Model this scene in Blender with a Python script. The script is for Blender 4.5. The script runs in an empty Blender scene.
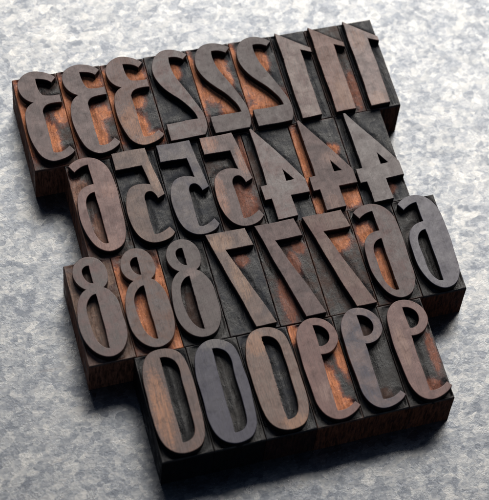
import bpy, math, random
import numpy as np
from mathutils import Vector, Matrix
random.seed(7)
sc = bpy.context.scene
C = sc.collection
sc.unit_settings.scale_length = 0.01          # one unit is one centimetre
# ---------------------------------------------------------------- camera
cam_data = bpy.data.cameras.new("camera")
cam = bpy.data.objects.new("camera", cam_data); C.objects.link(cam)
rot = Matrix(((0.93976, 0.18561, -0.28706), (-0.30597, 0.83120, -0.46421), (0.15244, 0.52408, 0.83792))).to_4x4()
cam.matrix_world = Matrix.Translation((-4.2159, -51.5151, 77.3881)) @ rot.inverted().transposed()
cam_data.sensor_fit = 'VERTICAL'; cam_data.sensor_height = 36; cam_data.lens = 152.936
cam_data.shift_x = -0.4521; cam_data.shift_y = -0.1090
cam_data.clip_start = 0.5; cam_data.clip_end = 3000
cam_data.dof.use_dof = True; cam_data.dof.focus_distance = 87.5; cam_data.dof.aperture_fstop = 0.18
sc.camera = cam
# ---------------------------------------------------------------- light
SUN_EL, SUN_AZ = math.radians(38), math.radians(25)     # azimuth clockwise from +Y
w = bpy.data.worlds.new("World"); sc.world = w; w.use_nodes = True
nt = w.node_tree; bg = nt.nodes['Background']
sky = nt.nodes.new('ShaderNodeTexSky'); sky.sky_type = 'NISHITA'; sky.sun_disc = False
sky.sun_elevation = SUN_EL; sky.sun_rotation = SUN_AZ
nt.links.new(sky.outputs[0], bg.inputs[0]); bg.inputs[1].default_value = 0.05
sd = bpy.data.lights.new("sun", 'SUN'); sd.energy = 5.0; sd.angle = math.radians(50); sd.color = (1.0, 0.955, 0.89)
sun = bpy.data.objects.new("sun", sd); C.objects.link(sun)
dirv = Vector((math.sin(SUN_AZ)*math.cos(SUN_EL), math.cos(SUN_AZ)*math.cos(SUN_EL), math.sin(SUN_EL)))
sun.rotation_euler = dirv.to_track_quat('Z', 'Y').to_euler()
sc.view_settings.view_transform = 'Standard'; sc.view_settings.look = 'None'
sc.view_settings.exposure = -0.5; sc.view_settings.gamma = 1.0
GLYPHS={'3': [[(0.787, 1.814, 1), (0.571, 1.589, 1), (0.42, 1.733, 0), (0.211, 1.822, 0), (-0.034, 1.873, 1), (-0.038, 1.571, 0), (-0.004, 1.273, 0), (0.056, 1.093, 0), (0.144, 0.997, 1), (0.469, 0.94, 0), (0.807, 0.946, 1), (0.807, 0.535, 1), (0.609, 0.554, 0), (0.285, 0.534, 0), (0.102, 0.451, 0), (-0.032, 0.235, 1), (-0.032, -1.87, 1), (0.155, -1.9, 0), (0.374, -1.85, 0), (0.666, -1.643, 1), (0.837, -1.918, 1), (0.693, -2.071, 0), (0.329, -2.24, 0), (-0.13, -2.28, 0), (-0.515, -2.003, 0), (-0.722, -1.527, 0), (-0.821, -0.964, 0), (-0.837, -0.307, 0), (-0.784, 0.176, 0), (-0.63, 0.506, 0), (-0.354, 0.724, 1), (-0.604, 0.91, 0), (-0.788, 1.227, 0), (-0.836, 1.627, 0), (-0.723, 1.938, 0), (-0.472, 2.166, 0), (-0.099, 2.28, 0), (0.295, 2.198, 0), (0.581, 2.037, 0)]],
 '2': [[(0.842, 1.877, 1), (0.634, 1.665, 1), (0.44, 1.798, 0), (0.266, 1.857, 0), (0.05, 1.868, 1), (0.007, 1.588, 0), (0.031, 1.238, 0), (0.108, 0.878, 0), (0.258, 0.469, 0), (0.441, -0.024, 0), (0.599, -0.5, 0), (0.747, -0.938, 0), (0.835, -1.316, 0), (0.834, -1.708, 0), (0.767, -2.029, 0), (0.644, -2.274, 1), (-0.833, -2.274, 1), (-0.833, -1.422, 1), (0.512, -1.422, 1), (0.45, -1.065, 0), (0.267, -0.689, 0), (0.033, -0.323, 0), (-0.254, 0.02, 0), (-0.497, 0.355, 0), (-0.682, 0.736, 0), (-0.773, 1.12, 0), (-0.766, 1.519, 0), (-0.666, 1.843, 0), (-0.48, 2.093, 0), (-0.181, 2.263, 0), (0.184, 2.28, 0), (0.531, 2.15, 0), (0.716, 2.019, 0)]],
 '1': [[(-0.648, 2.28, 1), (-0.025, 1.741, 0), (0.669, 1.205, 1), (0.669, 0.959, 1), (0.215, 1.178, 1), (0.215, -2.267, 1), (-0.648, -2.267, 1)]],
 '6': [[(-0.618, 1.679, 1), (-0.794, 2.011, 1), (-0.561, 2.187, 0), (-0.246, 2.28, 0), (0.106, 2.256, 0), (0.428, 2.097, 0), (0.673, 1.792, 0), (0.811, 1.414, 0), (0.864, 0.861, 0), (0.87, 0.108, 0), (0.853, -0.741, 0), (0.815, -1.366, 0), (0.723, -1.765, 0), (0.489, -2.13, 0), (0.148, -2.28, 0), (-0.191, -2.233, 0), (-0.521, -1.948, 0), (-0.742, -1.449, 0), (-0.852, -0.879, 0), (-0.87, -0.242, 0), (-0.827, 0.279, 0), (-0.698, 0.623, 0), (-0.491, 0.843, 0), (-0.246, 0.949, 0), (0.001, 0.97, 1), (0.001, 1.92, 1), (-0.243, 1.888, 0), (-0.44, 1.802, 0)],
 [(-0.024, 0.576, 1), (-0.024, -1.906, 1), (-0.197, -1.867, 0), (-0.365, -1.64, 0), (-0.477, -1.28, 0), (-0.496, -0.697, 0), (-0.498, -0.03, 0), (-0.413, 0.313, 0), (-0.235, 0.518, 0)]],
 '5': [[(-0.836, 2.276, 1), (0.558, 2.276, 1), (0.844, -0.097, 1), (0.523, -0.237, 1), (0.46, -0.011, 0), (0.336, 0.144, 0), (0.145, 0.134, 0), (0.015, -0.039, 0), (-0.009, -0.267, 1), (-0.009, -1.869, 1), (0.28, -1.863, 0), (0.69, -1.643, 1), (0.841, -1.938, 1), (0.607, -2.166, 0), (0.197, -2.28, 0), (-0.207, -2.229, 0), (-0.54, -1.957, 0), (-0.745, -1.516, 0), (-0.834, -0.953, 0), (-0.824, -0.379, 0), (-0.715, 0.125, 0), (-0.508, 0.439, 0), (-0.207, 0.574, 0), (0.105, 0.569, 0), (0.371, 0.478, 1), (0.264, 1.437, 1), (-0.836, 1.437, 1)]],
 '4': [[(-0.693, 2.279, 1), (-0.599, 2.279, 1), (0.959, -0.57, 1), (0.959, -1.25, 1), (0.162, -1.25, 1), (0.162, -2.275, 1), (-0.682, -2.275, 1), (-0.682, -1.24, 1), (-0.962, -1.24, 1), (-0.962, -0.55, 1), (-0.693, -0.55, 1)],
 [(0.149, 0.05, 1), (0.149, -0.515, 1), (0.468, -0.515, 1)]],
 '8': [[(0.418, 0.78, 1), (0.654, 0.521, 0), (0.845, 0.039, 0), (0.895, -0.58, 0), (0.896, -1.183, 0), (0.818, -1.644, 0), (0.556, -2.078, 0), (0.162, -2.28, 0), (-0.238, -2.223, 0), (-0.595, -1.921, 0), (-0.84, -1.388, 0), (-0.896, -0.708, 0), (-0.846, -0.119, 0), (-0.725, 0.327, 0), (-0.504, 0.68, 0), (-0.294, 0.834, 1), (-0.538, 1.095, 0), (-0.646, 1.457, 0), (-0.586, 1.833, 0), (-0.405, 2.121, 0), (-0.133, 2.275, 0), (0.159, 2.28, 0), (0.452, 2.14, 0), (0.659, 1.823, 0), (0.728, 1.415, 0), (0.652, 1.022, 0)],
 [(0.073, 1.874, 1), (0.073, 1.057, 1), (-0.125, 1.182, 0), (-0.236, 1.454, 0), (-0.227, 1.719, 0), (-0.089, 1.862, 0)],
 [(0.057, 0.558, 1), (0.057, -1.908, 1), (-0.139, -1.813, 0), (-0.346, -1.486, 0), (-0.447, -0.964, 0), (-0.466, -0.309, 0), (-0.379, 0.174, 0), (-0.16, 0.477, 0)]],
 '7': [[(-0.915, 2.279, 1), (0.753, 2.279, 1), (0.902, 1.424, 1), (-0.253, 1.424, 1), (0.915, -2.264, 1), (0.063, -2.264, 1)]],
 '0': [[(0.179, 2.276, 0), (0.509, 2.148, 0), (0.76, 1.888, 0), (0.896, 1.423, 0), (0.94, 0.813, 0), (0.961, 0.015, 0), (0.939, -0.766, 0), (0.895, -1.389, 0), (0.802, -1.783, 0), (0.554, -2.127, 0), (0.196, -2.28, 0), (-0.2, -2.279, 0), (-0.551, -2.097, 0), (-0.81, -1.727, 0), (-0.937, -1.168, 0), (-0.951, -0.505, 0), (-0.961, 0.18, 0), (-0.954, 0.867, 0), (-0.877, 1.444, 0), (-0.732, 1.858, 0), (-0.482, 2.15, 0), (-0.18, 2.28, 0)],
 [(-0.083, 1.897, 1), (-0.083, -1.839, 1), (0.06, -1.843, 0), (0.286, -1.754, 0), (0.451, -1.524, 0), (0.524, -1.134, 0), (0.542, -0.573, 0), (0.538, 0.116, 0), (0.529, 0.791, 0), (0.53, 1.33, 0), (0.418, 1.677, 0), (0.185, 1.862, 0)]],
 '9': [[(-0.054, 0.643, 1), (-0.054, -1.887, 1), (0.334, -1.892, 0), (0.714, -1.674, 1), (0.876, -1.878, 1), (0.57, -2.143, 0), (0.144, -2.28, 0), (-0.259, -2.23, 0), (-0.578, -1.96, 0), (-0.755, -1.512, 0), (-0.807, -0.938, 0), (-0.855, -0.195, 0), (-0.876, 0.499, 0), (-0.854, 1.187, 0), (-0.777, 1.668, 0), (-0.6, 2.027, 0), (-0.297, 2.258, 0), (0.127, 2.28, 0), (0.502, 2.101, 0), (0.763, 1.757, 0), (0.837, 1.338, 0), (0.755, 1.006, 0), (0.496, 0.718, 0), (0.223, 0.624, 0)],
 [(-0.021, 1.96, 1), (-0.021, 0.992, 1), (0.14, 0.982, 0), (0.332, 1.076, 0), (0.478, 1.322, 0), (0.46, 1.627, 0), (0.267, 1.864, 0)]]}
PLACES=[('3', 5.135, -2.36, 0.012, 0.103, -0.38), ('3', 7.005, -2.36, 0.027, 0.077, 0.0), ('3', 8.875, -2.36, 0.01, 0.098, 0.14), ('2', 10.745, -2.36, 0.021, 0.025, -0.21), ('2', 12.615, -2.36, 0.042, -0.001, 0.0), ('2', 14.485, -2.36, 0.004, -0.034, 0.5), ('1', 16.19, -2.36, 0.073, -0.027, -0.15), ('1', 17.73, -2.36, 0.042, -0.025, 0.39), ('1', 19.27, -2.36, 0.068, -0.015, 0.0), ('6', 6.37, -7.02, -0.037, 0.086, 0.0), ('5', 8.25, -7.02, -0.045, 0.038, 0.0), ('5', 10.11, -7.02, -0.041, 0.021, -0.28), ('5', 11.97, -7.02, -0.044, 0.016, -0.05), ('4', 13.93, -7.02, 0.029, 0.021, 0.0), ('4', 15.99, -7.02, 0.046, 0.016, 0.5), ('4', 18.05, -7.02, 0.031, -0.055, 0.5), ('8', 5.3, -11.66, -0.06, 0.08, 0.13), ('8', 7.2, -11.66, -0.044, 0.047, 0.0), ('8', 9.1, -11.66, -0.068, 0.048, -0.25), ('7', 11.085, -11.66, -0.018, 0.017, 0.0), ('7', 13.155, -11.66, -0.021, 0.009, -0.2), ('7', 15.225, -11.66, -0.016, -0.007, 0.5), ('6', 17.21, -11.66, 0.002, -0.002, 0.5), ('6', 19.11, -11.66, 0.04, 0.015, 0.5), ('0', 7.165, -16.33, -0.019, 0.04, 0.0), ('0', 9.235, -16.33, -0.027, -0.036, -0.5), ('0', 11.305, -16.33, -0.007, 0.034, 0.5), ('9', 13.29, -16.33, 0.037, 0.011, -0.5), ('9', 15.19, -16.33, 0.014, 0.02, 0.0), ('9', 17.09, -16.33, 0.034, -0.035, 0.02)]# ---------------------------------------------------------------- node helpers
class NT:
    def __init__(self, name):
        self.m = bpy.data.materials.new(name); self.m.use_nodes = True
        self.t = self.m.node_tree; self.b = self.t.nodes['Principled BSDF']
        tc = self.t.nodes.new('ShaderNodeTexCoord'); self.co = tc.outputs['Object']
    def put(self, sock, v):
        if v is None: return
        if hasattr(v, 'is_output'): self.t.links.new(v, sock)
        else:
            if isinstance(v, (tuple, list)) and len(v) == 3 and sock.type == 'RGBA': v = (*v, 1)
            sock.default_value = v
    def math(self, op, a, b=None, c=None, clamp=False):
        n = self.t.nodes.new('ShaderNodeMath'); n.operation = op; n.use_clamp = clamp
        for i, v in enumerate((a, b, c)): self.put(n.inputs[i], v)
        return n.outputs[0]
    def vmath(self, op, a, b=None):
        n = self.t.nodes.new('ShaderNodeVectorMath'); n.operation = op
        self.put(n.inputs[0], a); self.put(n.inputs[1], b)
        return n.outputs['Value'] if op == 'LENGTH' else n.outputs[0]
    def mapping(self, scale=(1, 1, 1), loc=(0, 0, 0), rot=(0, 0, 0), co=None):
        n = self.t.nodes.new('ShaderNodeMapping'); self.put(n.inputs[0], co or self.co)
        n.inputs['Scale'].default_value = scale; n.inputs['Location'].default_value = loc; n.inputs['Rotation'].default_value = rot
        return n.outputs[0]
    def noise(self, scale, detail=4, rough=0.55, co=None, dist=0, color=False):
        n = self.t.nodes.new('ShaderNodeTexNoise'); self.put(n.inputs['Vector'], co or self.co)
        n.inputs['Scale'].default_value = scale; n.inputs['Detail'].default_value = detail
        n.inputs['Roughness'].default_value = rough; n.inputs['Distortion'].default_value = dist
        return n.outputs[1 if color else 0]
    def voronoi(self, scale, co=None, feature='F1', out='Color', rnd=1):
        n = self.t.nodes.new('ShaderNodeTexVoronoi'); self.put(n.inputs['Vector'], co or self.co)
        n.feature = feature; n.inputs['Scale'].default_value = scale; n.inputs['Randomness'].default_value = rnd
        return n.outputs[out]
    def ramp(self, f, stops, interp='LINEAR'):
        n = self.t.nodes.new('ShaderNodeValToRGB'); self.put(n.inputs[0], f); r = n.color_ramp; r.interpolation = interp
        while len(r.elements) < len(stops): r.elements.new(0.5)
        for e, (p, c) in zip(r.elements, stops):
            e.position = p; e.color = (c, c, c, 1) if isinstance(c, (int, float)) else (*c, 1)
        return n.outputs[0]
    def rng(self, v, a, b, c=0.0, d=1.0, smooth=False):
        n = self.t.nodes.new('ShaderNodeMapRange'); self.put(n.inputs[0], v)
        if smooth: n.interpolation_type = 'SMOOTHSTEP'
        for i, x in enumerate((a, b, c, d)): n.inputs[i+1].default_value = x
        return n.outputs[0]
    def mix(self, f, a, b, mode='MIX'):
        n = self.t.nodes.new('ShaderNodeMix'); n.data_type = 'RGBA'; n.blend_type = mode; n.clamp_factor = True
        self.put(n.inputs[0], f); self.put(n.inputs[6], a); self.put(n.inputs[7], b)
        return n.outputs[2]
    def sep(self, co):
        n = self.t.nodes.new('ShaderNodeSeparateXYZ'); self.put(n.inputs[0], co); return n.outputs
    def bump(self, h, strength, dist=0.02, normal=None):
        n = self.t.nodes.new('ShaderNodeBump'); self.put(n.inputs['Height'], h)
        n.inputs['Strength'].default_value = strength; n.inputs['Distance'].default_value = dist
        if normal is not None: self.put(n.inputs['Normal'], normal)
        return n.outputs[0]
    def patches(self, blobs, noise, k=0.9, sharp=5.0):
        """mask of worn patches: ellipses (x, y, rx, ry) with ragged edges"""
        acc = None
        for (x, y, rx, ry) in blobs:
            v = self.mapping(scale=(1/rx, 1/ry, 0), loc=(-x/rx, -y/ry, 0))
            d = self.math('SUBTRACT', 1.0, self.vmath('LENGTH', v))
            acc = d if acc is None else self.math('MAXIMUM', acc, d)
        if acc is None: return None, None
        n = self.math('MULTIPLY', self.math('SUBTRACT', noise, 0.5), k*2)
        s = self.math('ADD', acc, n)
        return self.math('MULTIPLY', s, sharp, clamp=True), self.math('MULTIPLY', self.math('ADD', s, 0.42), 2.2, clamp=True)
    def finish(self, color, rough, normal=None, spec=0.5, metal=0.0, coat=0.0):
        b = self.b; self.put(b.inputs['Base Color'], color); self.put(b.inputs['Roughness'], rough)
        self.put(b.inputs['Normal'], normal); self.put(b.inputs['Specular IOR Level'], spec)
        self.put(b.inputs['Metallic'], metal)
        if coat: b.inputs['Coat Weight'].default_value = coat; b.inputs['Coat Roughness'].default_value = 0.3
        return self.m

INK = (0.004, 0.004, 0.005); SLATE = (0.016, 0.019, 0.028); GREY = (0.050, 0.045, 0.042)
ORANGE = (0.74, 0.265, 0.118); RUST = (0.29, 0.105, 0.062); UMBER = (0.075, 0.038, 0.027); SAND = (0.27, 0.17, 0.125)

def body_material(seed, hw, hl, ink, film, wood, blobs, side, dirt):
    """inked wood body: ink film with cloudy lighter film, bare wood in ragged patches"""
    k = NT('inked_wood')
    off = (seed*7.31, seed*3.77, seed*1.13)
    co = k.mapping(loc=off)
    fine = k.noise(9, 6, 0.65, co); mid = k.noise(2.2, 5, 0.6, co, 0.6)
    streak = k.noise(5, 5, 0.6, k.mapping(scale=(3.2, 0.45, 1), loc=off))
    dust = k.noise(30, 3, 0.7, co)
    base = k.mix(k.rng(mid, 0.42, 0.68), ink, film)
    base = k.mix(k.math('MULTIPLY', k.rng(streak, 0.50, 0.72), 0.55), base, film)
    woodc = k.mix(k.rng(streak, 0.36, 0.66), wood, tuple(c*0.45 for c in wood))
    woodc = k.mix(k.rng(fine, 0.55, 0.72), woodc, tuple(min(1, c*1.5) for c in wood))
    pull = k.noise(3.2, 6, 0.7, k.mapping(scale=(2.6, 0.7, 1), loc=(off[0]+3, off[1], 0)), 0.5)
    n = k.math('ADD', k.math('MULTIPLY', mid, 0.35), k.math('ADD', k.math('MULTIPLY', fine, 0.3), k.math('MULTIPLY', pull, 0.35)))
    m, halo = k.patches(blobs, n, 1.1, 5.0)
    col = base
    if m is not None:
        spots = k.rng(k.noise(7, 6, 0.75, k.mapping(loc=(off[0]+5, off[1], 0))), 0.56, 0.68)
        m = k.math('MULTIPLY', m, k.math('SUBTRACT', 1.0, k.math('MULTIPLY', spots, 0.75)))
        deep = (wood[0]*0.26, wood[1]*0.20, wood[2]*0.24)
        col = k.mix(k.math('MULTIPLY', halo, 0.85), base, deep)
        col = k.mix(m, col, k.mix(k.rng(m, 0.45, 1.0), (wood[0]*0.70, wood[1]*0.60, wood[2]*0.58), woodc))
    # worn upper edges of the block
    x, y, z = k.sep(k.co)[:3]
    ex = k.math('SUBTRACT', hw, k.math('ABSOLUTE', x)); ey = k.math('SUBTRACT', hl, k.math('ABSOLUTE', y))
    e = k.math('MINIMUM', ex, ey)
    em = k.math('MULTIPLY', k.rng(k.math('ADD', e, k.math('MULTIPLY', k.math('SUBTRACT', fine, 0.5), 0.14)), 0.0, 0.07, 1.0, 0.0), k.rng(mid, 0.35, 0.6))
    col = k.mix(k.math('MULTIPLY', em, 0.5), col, tuple(a*0.75+b*0.25 for a, b in zip(GREY, wood)))
    # the flanks of the block
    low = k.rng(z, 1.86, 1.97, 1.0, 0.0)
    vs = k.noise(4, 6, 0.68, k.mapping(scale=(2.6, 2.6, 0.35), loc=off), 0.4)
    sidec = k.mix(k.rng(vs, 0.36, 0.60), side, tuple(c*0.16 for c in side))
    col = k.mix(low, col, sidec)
    specks = k.rng(dust, 0.72, 0.80)
    col = k.mix(k.math('MULTIPLY', specks, dirt), col, (0.42, 0.38, 0.34))
    h = k.math('ADD', k.math('MULTIPLY', streak, 0.6), k.math('ADD', k.math('MULTIPLY', fine, 0.5), k.math('MULTIPLY', dust, 0.25)))
    rough = k.rng(mid, 0.38, 0.62, 0.22, 0.55)
    rough = k.math('ADD', rough, k.rng(fine, 0.4, 0.7, 0.0, 0.12))
    if m is not None: rough = k.math('ADD', rough, k.math('MULTIPLY', m, 0.15))
    return k.finish(col, rough, k.bump(h, 0.6, 0.05), k.rng(low, 0.0, 1.0, 0.40, 0.14))

def face_material(seed, base, second, blobs, tint, grain=0.4):
    base = tuple(v*f for v, f in zip(base, (0.66, 0.55, 0.53))); second = tuple(v*f for v, f in zip(second, (0.72, 0.60, 0.58))); grain = min(1, grain+0.38)
    vary = random.Random(seed*17).uniform
    """printing face: polished end-grain with an ink stain, worn patches, pores"""
    k = NT('worn_face_wood')
    off = (seed*5.17+2, seed*2.39, seed*0.71)
    co = k.mapping(loc=off)
    cloud = k.noise(1.6, 5, 0.6, co, 0.5); fine = k.noise(11, 5, 0.65, co)
    g = k.noise(6, 7, 0.70, k.mapping(scale=(5.5, 0.28, 1), loc=off), 0.5)
    pores = k.noise(16, 3, 0.7, k.mapping(scale=(3.2, 0.8, 1), loc=off))
    c = k.mix(k.rng(cloud, 0.36, 0.66), base, second)
    c = k.mix(k.math('MULTIPLY', k.rng(g, 0.45, 0.62), grain), c, tuple(v*0.36 for v in base))
    c = k.mix(k.math('MULTIPLY', k.rng(fine, 0.52, 0.70), 0.35), c, tuple(min(1, v*1.45) for v in second))
    n = k.math('ADD', k.math('MULTIPLY', cloud, 0.45), k.math('MULTIPLY', fine, 0.55))
    m, _ = k.patches(blobs, n, 1.0, 2.2)
    if m is not None:
        m = k.math('MULTIPLY', m, k.rng(g, 0.42, 0.58, 1.0, 0.25))
        c = k.mix(m, c, tint)
    stain = k.noise(3.4, 6, 0.7, k.mapping(loc=(off[0]+11, off[1]+4, 0)), 0.8)
    c = k.mix(k.math('MULTIPLY', k.rng(stain, 0.54, 0.66), 0.55), c, tuple(v*0.40 for v in base))
    c = k.mix(k.math('MULTIPLY', k.rng(stain, 0.44, 0.34), 0.38), c, tuple(min(1, v*1.35) for v in base))
    c = k.mix(k.math('MULTIPLY', k.rng(pores, 0.62, 0.72), 0.6), c, (0.03, 0.025, 0.025))
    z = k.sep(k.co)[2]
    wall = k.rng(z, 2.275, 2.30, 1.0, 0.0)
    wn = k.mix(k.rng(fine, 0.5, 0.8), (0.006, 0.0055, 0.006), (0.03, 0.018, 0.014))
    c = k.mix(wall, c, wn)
    spec = k.rng(wall, 0.0, 1.0, vary(0.30, 0.52), 0.10)
    h = k.math('ADD', k.math('MULTIPLY', g, 0.6), k.math('ADD', k.math('MULTIPLY', fine, 0.12), k.math('MULTIPLY', k.rng(pores, 0.62, 0.72, 0.5, 0.0), 0.5)))
    r = k.math('ADD', k.rng(cloud, 0.36, 0.64, 0.22, 0.42), k.rng(stain, 0.35, 0.65, -0.05, 0.10))
    r = k.math('ADD', r, k.math('ADD', k.rng(fine, 0.4, 0.7, 0.0, 0.08), vary(-0.04, 0.06)))
    return k.finish(c, r, k.bump(h, 0.22, 0.03), spec)

def metal_material():
    k = NT('galvanised_zinc')
    def warped(s, amt):
        return k.vmath('ADD', k.co, k.vmath('MULTIPLY', k.vmath('SUBTRACT', k.noise(s, 2, 0.5, color=True), (0.5, 0.5, 0.5)), (amt, amt, 0)))
    w1 = warped(1.2, 0.7); w2 = warped(3.5, 0.16)
    def cell(s, off, sc=(1, 1, 1), co=None, out='Color'):
        v = k.voronoi(s, k.mapping(loc=(off, off*0.7, 0), scale=sc, co=co or w1), out=out); return k.sep(v) if out == 'Color' else v
    a = cell(1.2, 0); b = cell(2.5, 3.3, (1, 1.3, 1)); c = cell(5.2, 9.1, co=w2); d = cell(9.0, 2.1, (1, 1.4, 1), co=w2)
    fine = k.noise(9, 6, 0.72); grit = k.noise(30, 3, 0.7)
    wipe = k.noise(1.6, 6, 0.7, k.mapping(scale=(0.5, 3.6, 1), rot=(0, 0, -0.1)))
    big = k.noise(0.5, 3, 0.5)
    g = k.math('ADD', k.math('MULTIPLY', a[0], 0.16), k.math('ADD', k.math('MULTIPLY', b[0], 0.28), k.math('MULTIPLY', c[0], 0.24)))
    g = k.math('ADD', g, k.math('ADD', k.math('MULTIPLY', d[0], 0.10), k.math('MULTIPLY', fine, 0.22)))
    g = k.math('ADD', g, k.math('ADD', k.math('MULTIPLY', k.math('SUBTRACT', wipe, 0.5), 0.40), k.math('MULTIPLY', k.math('SUBTRACT', big, 0.5), 0.20)))
    col = k.ramp(g, [(0.24, (0.097, 0.106, 0.122)), (0.43, (0.152, 0.161, 0.174)), (0.57, (0.200, 0.206, 0.212)), (0.76, (0.262, 0.261, 0.256))])
    flake = k.math('MULTIPLY', k.rng(b[1], 0.20, 0.22, 1.0, 0.0), k.rng(big, 0.36, 0.60, 0.25, 0.75))
    flake = k.math('MAXIMUM', flake, k.math('MULTIPLY', k.rng(c[1], 0.13, 0.15, 1.0, 0.0), 0.6))
    col = k.mix(k.math('MULTIPLY', flake, 0.50), col, (0.094, 0.103, 0.121))
    white = k.rng(k.math('ADD', fine, k.math('MULTIPLY', wipe, 0.5)), 0.80, 0.95)
    col = k.mix(k.math('MULTIPLY', white, 0.35), col, (0.36, 0.355, 0.345))
    sx = k.noise(1.0, 2, 0.5, k.mapping(scale=(0.10, 1.4, 1), rot=(0, 0, -0.12)), 0.3)
    scr = k.rng(k.math('ABSOLUTE', k.math('SUBTRACT', sx, 0.5)), 0.0, 0.0035, 1.0, 0.0)
    scr = k.math('MULTIPLY', scr, k.rng(k.noise(0.35, 2, 0.5, k.mapping(loc=(4, 9, 0))), 0.55, 0.62))
    col = k.mix(k.math('MULTIPLY', scr, 0.5), col, (0.12, 0.11, 0.11))
    rough = k.math('ADD', 0.215, k.math('MULTIPLY', b[1], 0.09)); rough = k.math('ADD', rough, k.math('MULTIPLY', white, 0.12))
    h = k.math('ADD', k.math('MULTIPLY', a[1], 0.2), k.math('ADD', k.math('MULTIPLY', fine, 0.7), k.math('MULTIPLY', grit, 0.25)))
    return k.finish(col, rough, k.bump(h, 0.25, 0.04), 0.5, metal=0.93)

# ---------------------------------------------------------------- mesh helpers
def link(name, data, parent=None, mat=None):
    o = bpy.data.objects.new(name, data); C.objects.link(o); o.parent = parent
    if mat: data.materials.append(mat)
    return o

def smooth_contour(pts, step=0.05):
    """closed contour: Catmull-Rom through soft points, straight runs between corners"""
    n = len(pts); out = []
    for i in range(n):
        p0, p1, p2, p3 = pts[i-1], pts[i], pts[(i+1) % n], pts[(i+2) % n]
        a = Vector(p1[:2]); b = Vector(p2[:2]); L = (b-a).length
        if p1[2] and p2[2]: out.append(a); continue
        t1 = (b-Vector(p0[:2])) if not p1[2] else None
        t2 = (Vector(p3[:2])-a) if not p2[2] else None
        if t1 is not None: t1 = t1.normalized()*L
        if t2 is not None: t2 = t2.normalized()*L
        if t1 is None: t1 = 2*(b-a)-t2 if t2 is not None else (b-a)
        if t2 is None: t2 = 2*(b-a)-t1
        k = max(2, int(L/step))
        for s in range(k):
            u = s/k; h1 = 2*u**3-3*u*u+1; h2 = u**3-2*u*u+u; h3 = -2*u**3+3*u*u; h4 = u**3-u*u
            out.append(h1*a+h2*t1+h3*b+h4*t2)
    return out

def roughen(pts, amp, rnd):
    """knife irregularities, slow drift of the cut and a few chipped spots, different on every block"""
    ph = [rnd.uniform(0, 6.28) for _ in range(6)]; A = 0.010
    def drift(p):
        return Vector((A*math.sin(2.1*p.y+ph[0])+A*0.7*math.sin(4.3*p.y+3*p.x+ph[1]), A*math.sin(2.6*p.x+ph[2])+A*0.6*math.sin(5*p.x+2*p.y+ph[3])))
    out = []; n = len(pts)
    for i in range(n):
        a, b = pts[i], pts[(i+1) % n]; L = (b-a).length; k = max(1, int(L/0.05))
        nrm = Vector((-(b-a).y, (b-a).x))/max(L, 1e-6)
        for s in range(k):
            p = a.lerp(b, s/k)
            if s > 0: p = p + nrm*rnd.uniform(-amp, amp)
            if s > 0 and rnd.random() < 0.012: p = p + nrm*rnd.uniform(-0.022, 0.022)
            out.append(p + drift(p))
    return out

FACE_Z, SHOULDER_Z, BEV = 2.33, 2.03, 0.017
numeral_mesh = {}
def numeral_curve(key, rnd, amp):
    cu = bpy.data.curves.new('numeral', 'CURVE'); cu.dimensions = '2D'; cu.fill_mode = 'BOTH'
    for cont in GLYPHS[key]:
        pts = roughen(smooth_contour(cont), amp, rnd)
        sp = cu.splines.new('POLY'); sp.points.add(len(pts)-1); sp.use_cyclic_u = True
        for q, p in zip(sp.points, pts): q.co = (p.x, p.y, 0, 1)
    hh = (FACE_Z-SHOULDER_Z+0.22)/2
    cu.extrude = hh-BEV; cu.bevel_depth = BEV; cu.bevel_resolution = 1; cu.offset = -BEV
    o = bpy.data.objects.new('tmp', cu); C.objects.link(o)
    me = bpy.data.meshes.new_from_object(o); bpy.data.objects.remove(o)
    me.transform(Matrix.Translation((0, 0, FACE_Z-hh)))
    me.polygons.foreach_set('use_smooth', [True]*len(me.polygons)); me.set_sharp_from_angle(angle=math.radians(32))
    me.name = 'numeral'
    return me

def value_noise(X, Y, rng, scale):
    g = rng.random((64, 64)); x = X*scale+20; y = Y*scale+20
    xi = np.floor(x).astype(int); yi = np.floor(y).astype(int); fx = x-xi; fy = y-yi
    fx = fx*fx*(3-2*fx); fy = fy*fy*(3-2*fy); xi %= 63; yi %= 63
    return (g[xi, yi]*(1-fx)*(1-fy)+g[xi+1, yi]*fx*(1-fy)+g[xi, yi+1]*(1-fx)*fy+g[xi+1, yi+1]*fx*fy)-0.5

def sstep(a, b, v):
    t = np.clip((v-a)/(b-a), 0, 1); return t*t*(3-2*t)

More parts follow.
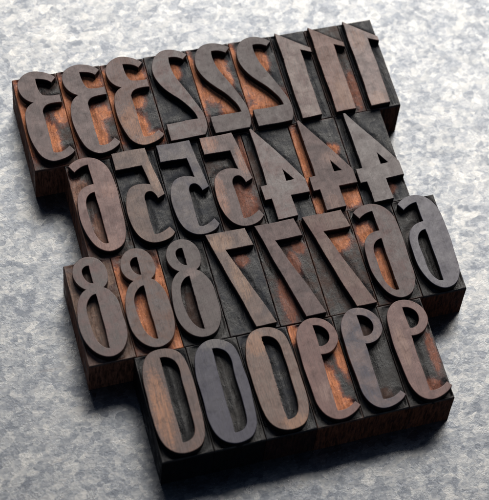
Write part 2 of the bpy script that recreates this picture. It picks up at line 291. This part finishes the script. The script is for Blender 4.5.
def body_mesh(key, hw, hl, h, dx, dy, seed):
    """block whose shoulder is routed: a deeper furrow hugs the numeral, uneven cutter tracks elsewhere"""
    rng = np.random.default_rng(seed)
    def axis(half, step):
        n = int(2*half/step); a = np.linspace(-half+0.035, half-0.035, n)
        return np.concatenate([[-half, -half+0.010, -half+0.022], a, [half-0.022, half-0.010, half]])
    xs, ys = axis(hw, 0.036), axis(hl, 0.036)
    X, Y = np.meshgrid(xs, ys, indexing='ij')
    D = np.full(X.shape, 9.0)
    for cont in GLYPHS[key]:
        P = np.array([(p.x+dx, p.y+dy) for p in smooth_contour(cont, 0.12)]); Q = np.roll(P, -1, 0)
        for (ax, ay), (bx_, by_) in zip(P, Q):
            vx, vy = bx_-ax, by_-ay; t = np.clip(((X-ax)*vx+(Y-ay)*vy)/(vx*vx+vy*vy+1e-9), 0, 1)
            D = np.minimum(D, np.hypot(X-ax-t*vx, Y-ay-t*vy))
    edge = np.minimum(hw-np.abs(X), hl-np.abs(Y))
    Z = np.full(X.shape, float(h))
    inner = sstep(0.02, 0.11, edge)
    Z -= 0.055*(1-sstep(0.05, 0.34, D+0.10*value_noise(X, Y, rng, 3.0)))*inner
    Z += (0.030*value_noise(X, Y, rng, 1.6)+0.008*value_noise(X, Y*0.35, rng, 9)+0.004*value_noise(X, Y, rng, 14))*inner
    Z -= 0.035*(1-np.sqrt(np.clip(1-(1-np.clip(edge/0.035, 0, 1))**2, 0, 1)))*(1+1.2*value_noise(X, Y, rng, 6))
    nx, ny = X.shape
    co = [(float(a), float(b_), float(c)) for a, b_, c in zip(X.ravel(), Y.ravel(), Z.ravel())]
    idx = lambda i, j: i*ny+j
    faces = [(idx(i, j), idx(i+1, j), idx(i+1, j+1), idx(i, j+1)) for i in range(nx-1) for j in range(ny-1)]
    ring = [idx(i, 0) for i in range(nx)] + [idx(nx-1, j) for j in range(1, ny)] + [idx(i, ny-1) for i in range(nx-2, -1, -1)] + [idx(0, j) for j in range(ny-2, 0, -1)]
    prev = ring
    for zf in (0.5, 0.0):
        cur = []
        for v in ring:
            x, y, z = co[v]; w_ = 0.004*(zf == 0.5)
            cur.append(len(co)); co.append((x*(1-w_), y*(1-w_), h*zf))
        m = len(ring)
        faces += [(prev[q], cur[q], cur[(q+1) % m], prev[(q+1) % m]) for q in range(m)]
        prev = cur
    faces.append(tuple(reversed(prev)))
    me = bpy.data.meshes.new('body'); me.from_pydata(co, [], faces); me.validate(); me.update()
    me.polygons.foreach_set('use_smooth', [True]*len(me.polygons)); me.set_sharp_from_angle(angle=math.radians(50))
    return me

# ---------------------------------------------------------------- setting
import bmesh
bm = bmesh.new()
bmesh.ops.create_grid(bm, x_segments=40, y_segments=40, size=150, matrix=Matrix.Translation((12, -9, 0)))
me = bpy.data.meshes.new('table_surface'); bm.to_mesh(me); bm.free()
table = link('table_surface', me, None, metal_material()); table['kind'] = 'structure'

# ---------------------------------------------------------------- the blocks
MAUVE = (0.215, 0.140, 0.132); TAUPE = (0.235, 0.150, 0.115); STONE = (0.155, 0.135, 0.135); BLUISH = (0.080, 0.090, 0.135)
PINK = (0.300, 0.165, 0.140); TAN = (0.260, 0.175, 0.130); DIM = (0.080, 0.055, 0.052); PALE = (0.165, 0.180, 0.225); RED = (0.290, 0.130, 0.090)
#  face base, face second, face patches, patch tint, grain | ink, film, wood, wood patches, side colour, dirt
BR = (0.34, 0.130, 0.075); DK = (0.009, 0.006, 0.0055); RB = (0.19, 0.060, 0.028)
LOOK = [
 (MAUVE, STONE, [], TAN, .2,  INK, UMBER, ORANGE, [(.12,-1.1,.30,1.1),(-.8,.3,.25,2.0),(.7,.2,.3,.5)], BR, .2),
 (MAUVE, STONE, [], TAN, .2,  INK, UMBER, ORANGE, [(.15,-1.0,.34,1.3),(.3,1.35,.6,.6),(-.8,.2,.25,1.8),(.5,-.1,.4,.4)], BR, .2),
 (MAUVE, TAUPE, [(-.35,-1.0,.5,1.1),(.1,-1.9,.6,.5)], (0.36,0.17,0.095), .4,  INK, SLATE, ORANGE, [(.02,-1.2,.35,1.0),(.35,-1.75,.5,.4),(.3,1.35,.6,.6),(-.85,.2,.25,1.8),(.2,.2,.35,.4)], BR, .2),
 (STONE, MAUVE, [], TAN, .2,  INK, SLATE, ORANGE, [(.2,1.35,.25,.4)], DK, .1),
 (STONE, STONE, [], TAN, .15, INK, SLATE, ORANGE, [(-.35,-.1,.45,.55),(.25,-.9,.45,.75),(.35,1.2,.28,.5),(.5,.5,.2,.5),(-.85,.6,.18,1.6)], DK, .2),
 (STONE, STONE, [], TAN, .15, INK, SLATE, ORANGE, [(-.3,-.3,.5,.7),(.1,-1.0,.8,.7),(-.5,-1.3,.5,.3),(.25,1.2,.3,.7),(-.85,.6,.2,1.6)], DK, .2),
 (TAUPE, MAUVE, [], TAN, .9,  INK, SLATE, RUST, [], DK, .2),
 (RED, TAUPE, [(0,-1.4,.5,1.0)], (0.30,0.16,0.105), .5,  INK, UMBER, RUST, [(.55,-1.2,.25,1.0)], DK, .2),
 (PINK, STONE, [(-.2,-2.0,.5,.5),(-.2,1.2,.4,.8)], (0.30,0.16,0.11), .4,  INK, SLATE, RUST, [], RB, .1),
 (PINK, MAUVE, [(-.1,-1.9,.8,.5),(.5,.6,.4,.5)], (0.30,0.16,0.125), .2,  INK, UMBER, (0.30,0.15,0.10), [(-.6,1.2,.4,.45),(-.2,-1.1,.3,.9),(-.85,0,.14,1.8)], BR, .3),
 (TAN, STONE, [(.6,1,.3,1.2)], (0.32,0.19,0.13), .4,  INK, SLATE, UMBER, [], DK, .5),
 (STONE, BLUISH, [], TAN, .15,  INK, SLATE, UMBER, [], DK, .6),
 (MAUVE, STONE, [(-.6,1.9,.5,.5),(-.7,-.6,.3,1.3),(.6,.8,.25,.9)], (0.36,0.17,0.11), .4,  INK, UMBER, RUST, [(.3,-1.0,.45,1.1),(.85,1.4,.16,.9)], DK, .5),
 (STONE, MAUVE, [], TAN, .15,  INK, SLATE, UMBER, [(-.9,.5,.2,1.0)], DK, .2),
 (MAUVE, STONE, [(.3,.2,.6,.4),(-.2,-1.9,.4,.5)], (0.25,0.15,0.12), .2,  INK, SLATE, ORANGE, [(-.88,.7,.28,1.6),(.6,-1.7,.5,.5),(.45,.75,.35,.3),(-.8,-1.8,.25,.5)], DK, .2),
 (STONE, STONE, [], TAN, .1,  INK, SLATE, RUST, [(.3,-1.6,.25,.3)], DK, .1),
 (DIM, MAUVE, [], TAN, .1,  UMBER, SAND, SAND, [(-.7,.2,.45,2.1),(.6,1.6,.5,.7),(-.1,-.8,.4,1.3)], BR, .3),
 (STONE, TAUPE, [], TAN, .15,  UMBER, RUST, ORANGE, [(-.1,-1.0,.45,1.3),(.85,.8,.35,.8),(-.8,.8,.35,1.2),(.8,-1.9,.4,.6)], DK, .2),
 (DIM, STONE, [(.1,.7,.4,.3)], (0.20,0.13,0.115), .15,  INK, GREY, UMBER, [(-.1,-.9,.35,1.1)], DK, 1.0),
 (TAN, STONE, [(-.4,1.8,.6,.5),(.0,.1,.4,1.3)], (0.33,0.19,0.12), .3,  INK, SLATE, RUST, [(.3,1.0,.3,.3)], DK, .2),
 (MAUVE, STONE, [], TAN, .2,  INK, UMBER, RUST, [(-.45,-1.2,.3,1.1),(.65,1.1,.3,.35),(.3,.4,.25,.6)], DK, .4),
 (TAUPE, MAUVE, [], TAN, .25,  INK, UMBER, ORANGE, [(.2,.95,.6,.45),(-.1,.5,.2,.4)], DK, .3),
 (STONE, MAUVE, [], TAN, .2,  INK, GREY, ORANGE, [(-.2,-.9,.4,1.2),(-.5,1.1,.4,.5)], RB, .4),
 (PALE, PALE, [], TAN, .1,  INK, GREY, UMBER, [], RB, .6),
 (TAUPE, STONE, [(-.55,-.2,.42,2.0)], (0.40,0.18,0.09), .8,  INK, INK, UMBER, [], DK, .5),
 (BLUISH, BLUISH, [(.1,2.1,.7,.4)], (0.17,0.15,0.14), .1,  INK, GREY, UMBER, [], DK, .3),
 (TAN, TAUPE, [(.3,-2.0,.7,.4),(-.4,1.7,.5,.7)], (0.34,0.175,0.10), .9,  INK, SLATE, UMBER, [], (0.05, 0.018, 0.011), .3),
 (PINK, MAUVE, [(-.2,-1.0,.5,.6)], (0.28,0.17,0.14), .2,  INK, GREY, ORANGE, [(.12,-.8,.28,1.2),(.3,-1.6,.4,.35),(.8,.6,.22,1.0),(-.8,1.9,.3,.4)], RB, .3),
 (MAUVE, BLUISH, [], TAN, .15,  INK, GREY, UMBER, [(.15,-1.6,.35,.35),(.2,1.3,.3,.3)], RB, .5),
 (PINK, MAUVE, [(-.5,.2,.3,1.2)], (0.29,0.17,0.13), .2,  INK, GREY, RUST, [(.25,-1.6,.35,.35),(.7,-.2,.2,1.0)], RB, .4),
]
WIDTH = {'3': 1.87, '2': 1.87, '1': 1.54, '6': 1.90, '5': 1.86, '4': 2.06, '8': 1.90, '7': 2.07, '0': 2.07, '9': 1.90}
LABELS = [
 'mirrored 3 in grey-mauve, leftmost of the back row, brown flank showing',
 'mirrored 3, middle of the three 3s, bright orange strip beside its stem',
 'mirrored 3 worn orange at its lower bowl, beside the first 2',
 'mirrored 2 on an almost wholly black ground, next to a 3',
 'mirrored 2, middle of the three 2s, black and orange ground',
 'mirrored 2 beside the first 1, broad orange ground under its curve',
 'mirrored 1 in grained taupe, right beside the last 2',
 'mirrored 1 in reddish brown, middle of the three 1s',
 'mirrored 1 in pinkish grey, right-hand end of the back row',
 'pinkish mirrored 6 at the left end of its row, beside a 5',
 'tan-grey mirrored 5 next to the pinkish 6',
 'cool grey mirrored 5, middle of the three 5s',
 'mirrored 5 blotched pink-orange, next to the first 4',
 'grey mirrored 4 on dark ground, next to the last 5',
 'mauve mirrored 4, middle of the three 4s, orange strips on its ground',
 'grey mirrored 4 on blue-black ground, right end of its row',
 'dim mauve 8 on sandy brown ground, left end of its row',
 'grey 8 on orange ground, middle of the three 8s',
 'dark grey 8 on speckled grey ground, next to the first 7',
 'mirrored 7 mottled tan and orange, next to the last 8',
 'mauve-grey mirrored 7, middle of the three 7s',
 'taupe mirrored 7 with orange ground under its bar, next to a 6',
 'mauve-grey mirrored 6, orange inside its loop, next to a 7',
 'pale bluish grey mirrored 6, right end of its row',
 '0 worn orange on its thick stroke, left end of the front row',
 'smooth blue-grey 0, middle of the three 0s',
 '0 in grained brown wood, next to the first 9',
 'pinkish mirrored 9 with orange strip beside its stem, next to a 0',
 'blue-mauve mirrored 9, middle of the three 9s',
 'pinkish mirrored 9, right end of the front row',
]
HL = 2.325
for i, ((key, bx, by, dx, dy, ang), L) in enumerate(zip(PLACES, LOOK)):
    rnd = random.Random(100+i)
    t = bpy.data.objects.new('wood_type_block', None); C.objects.link(t)
    t.location = (bx, by + rnd.uniform(-0.012, 0.012), 0.0); t.rotation_euler.z = math.radians(rnd.uniform(-0.12, 0.12))
    t.empty_display_size = 0.5
    t['label'] = 'wooden type block, ' + LABELS[i]; t['category'] = 'type block'; t['group'] = 'wooden printing type blocks packed in rows'
    hw = WIDTH[key]/2 - 0.008
    h = SHOULDER_Z + rnd.uniform(-0.012, 0.004)
    link('body', body_mesh(key, hw, HL, h, dx, dy, 500+i), t, body_material(i+1, hw, HL, *L[5:]))
    me = numeral_curve(key, rnd, 0.018 if i == 26 else 0.004)
    me.transform(Matrix.Translation((dx, dy, rnd.uniform(-0.004, 0.004))) @ Matrix.Rotation(math.radians(ang), 4, 'Z'))
    link('numeral', me, t, face_material(i+1, *L[:5]))
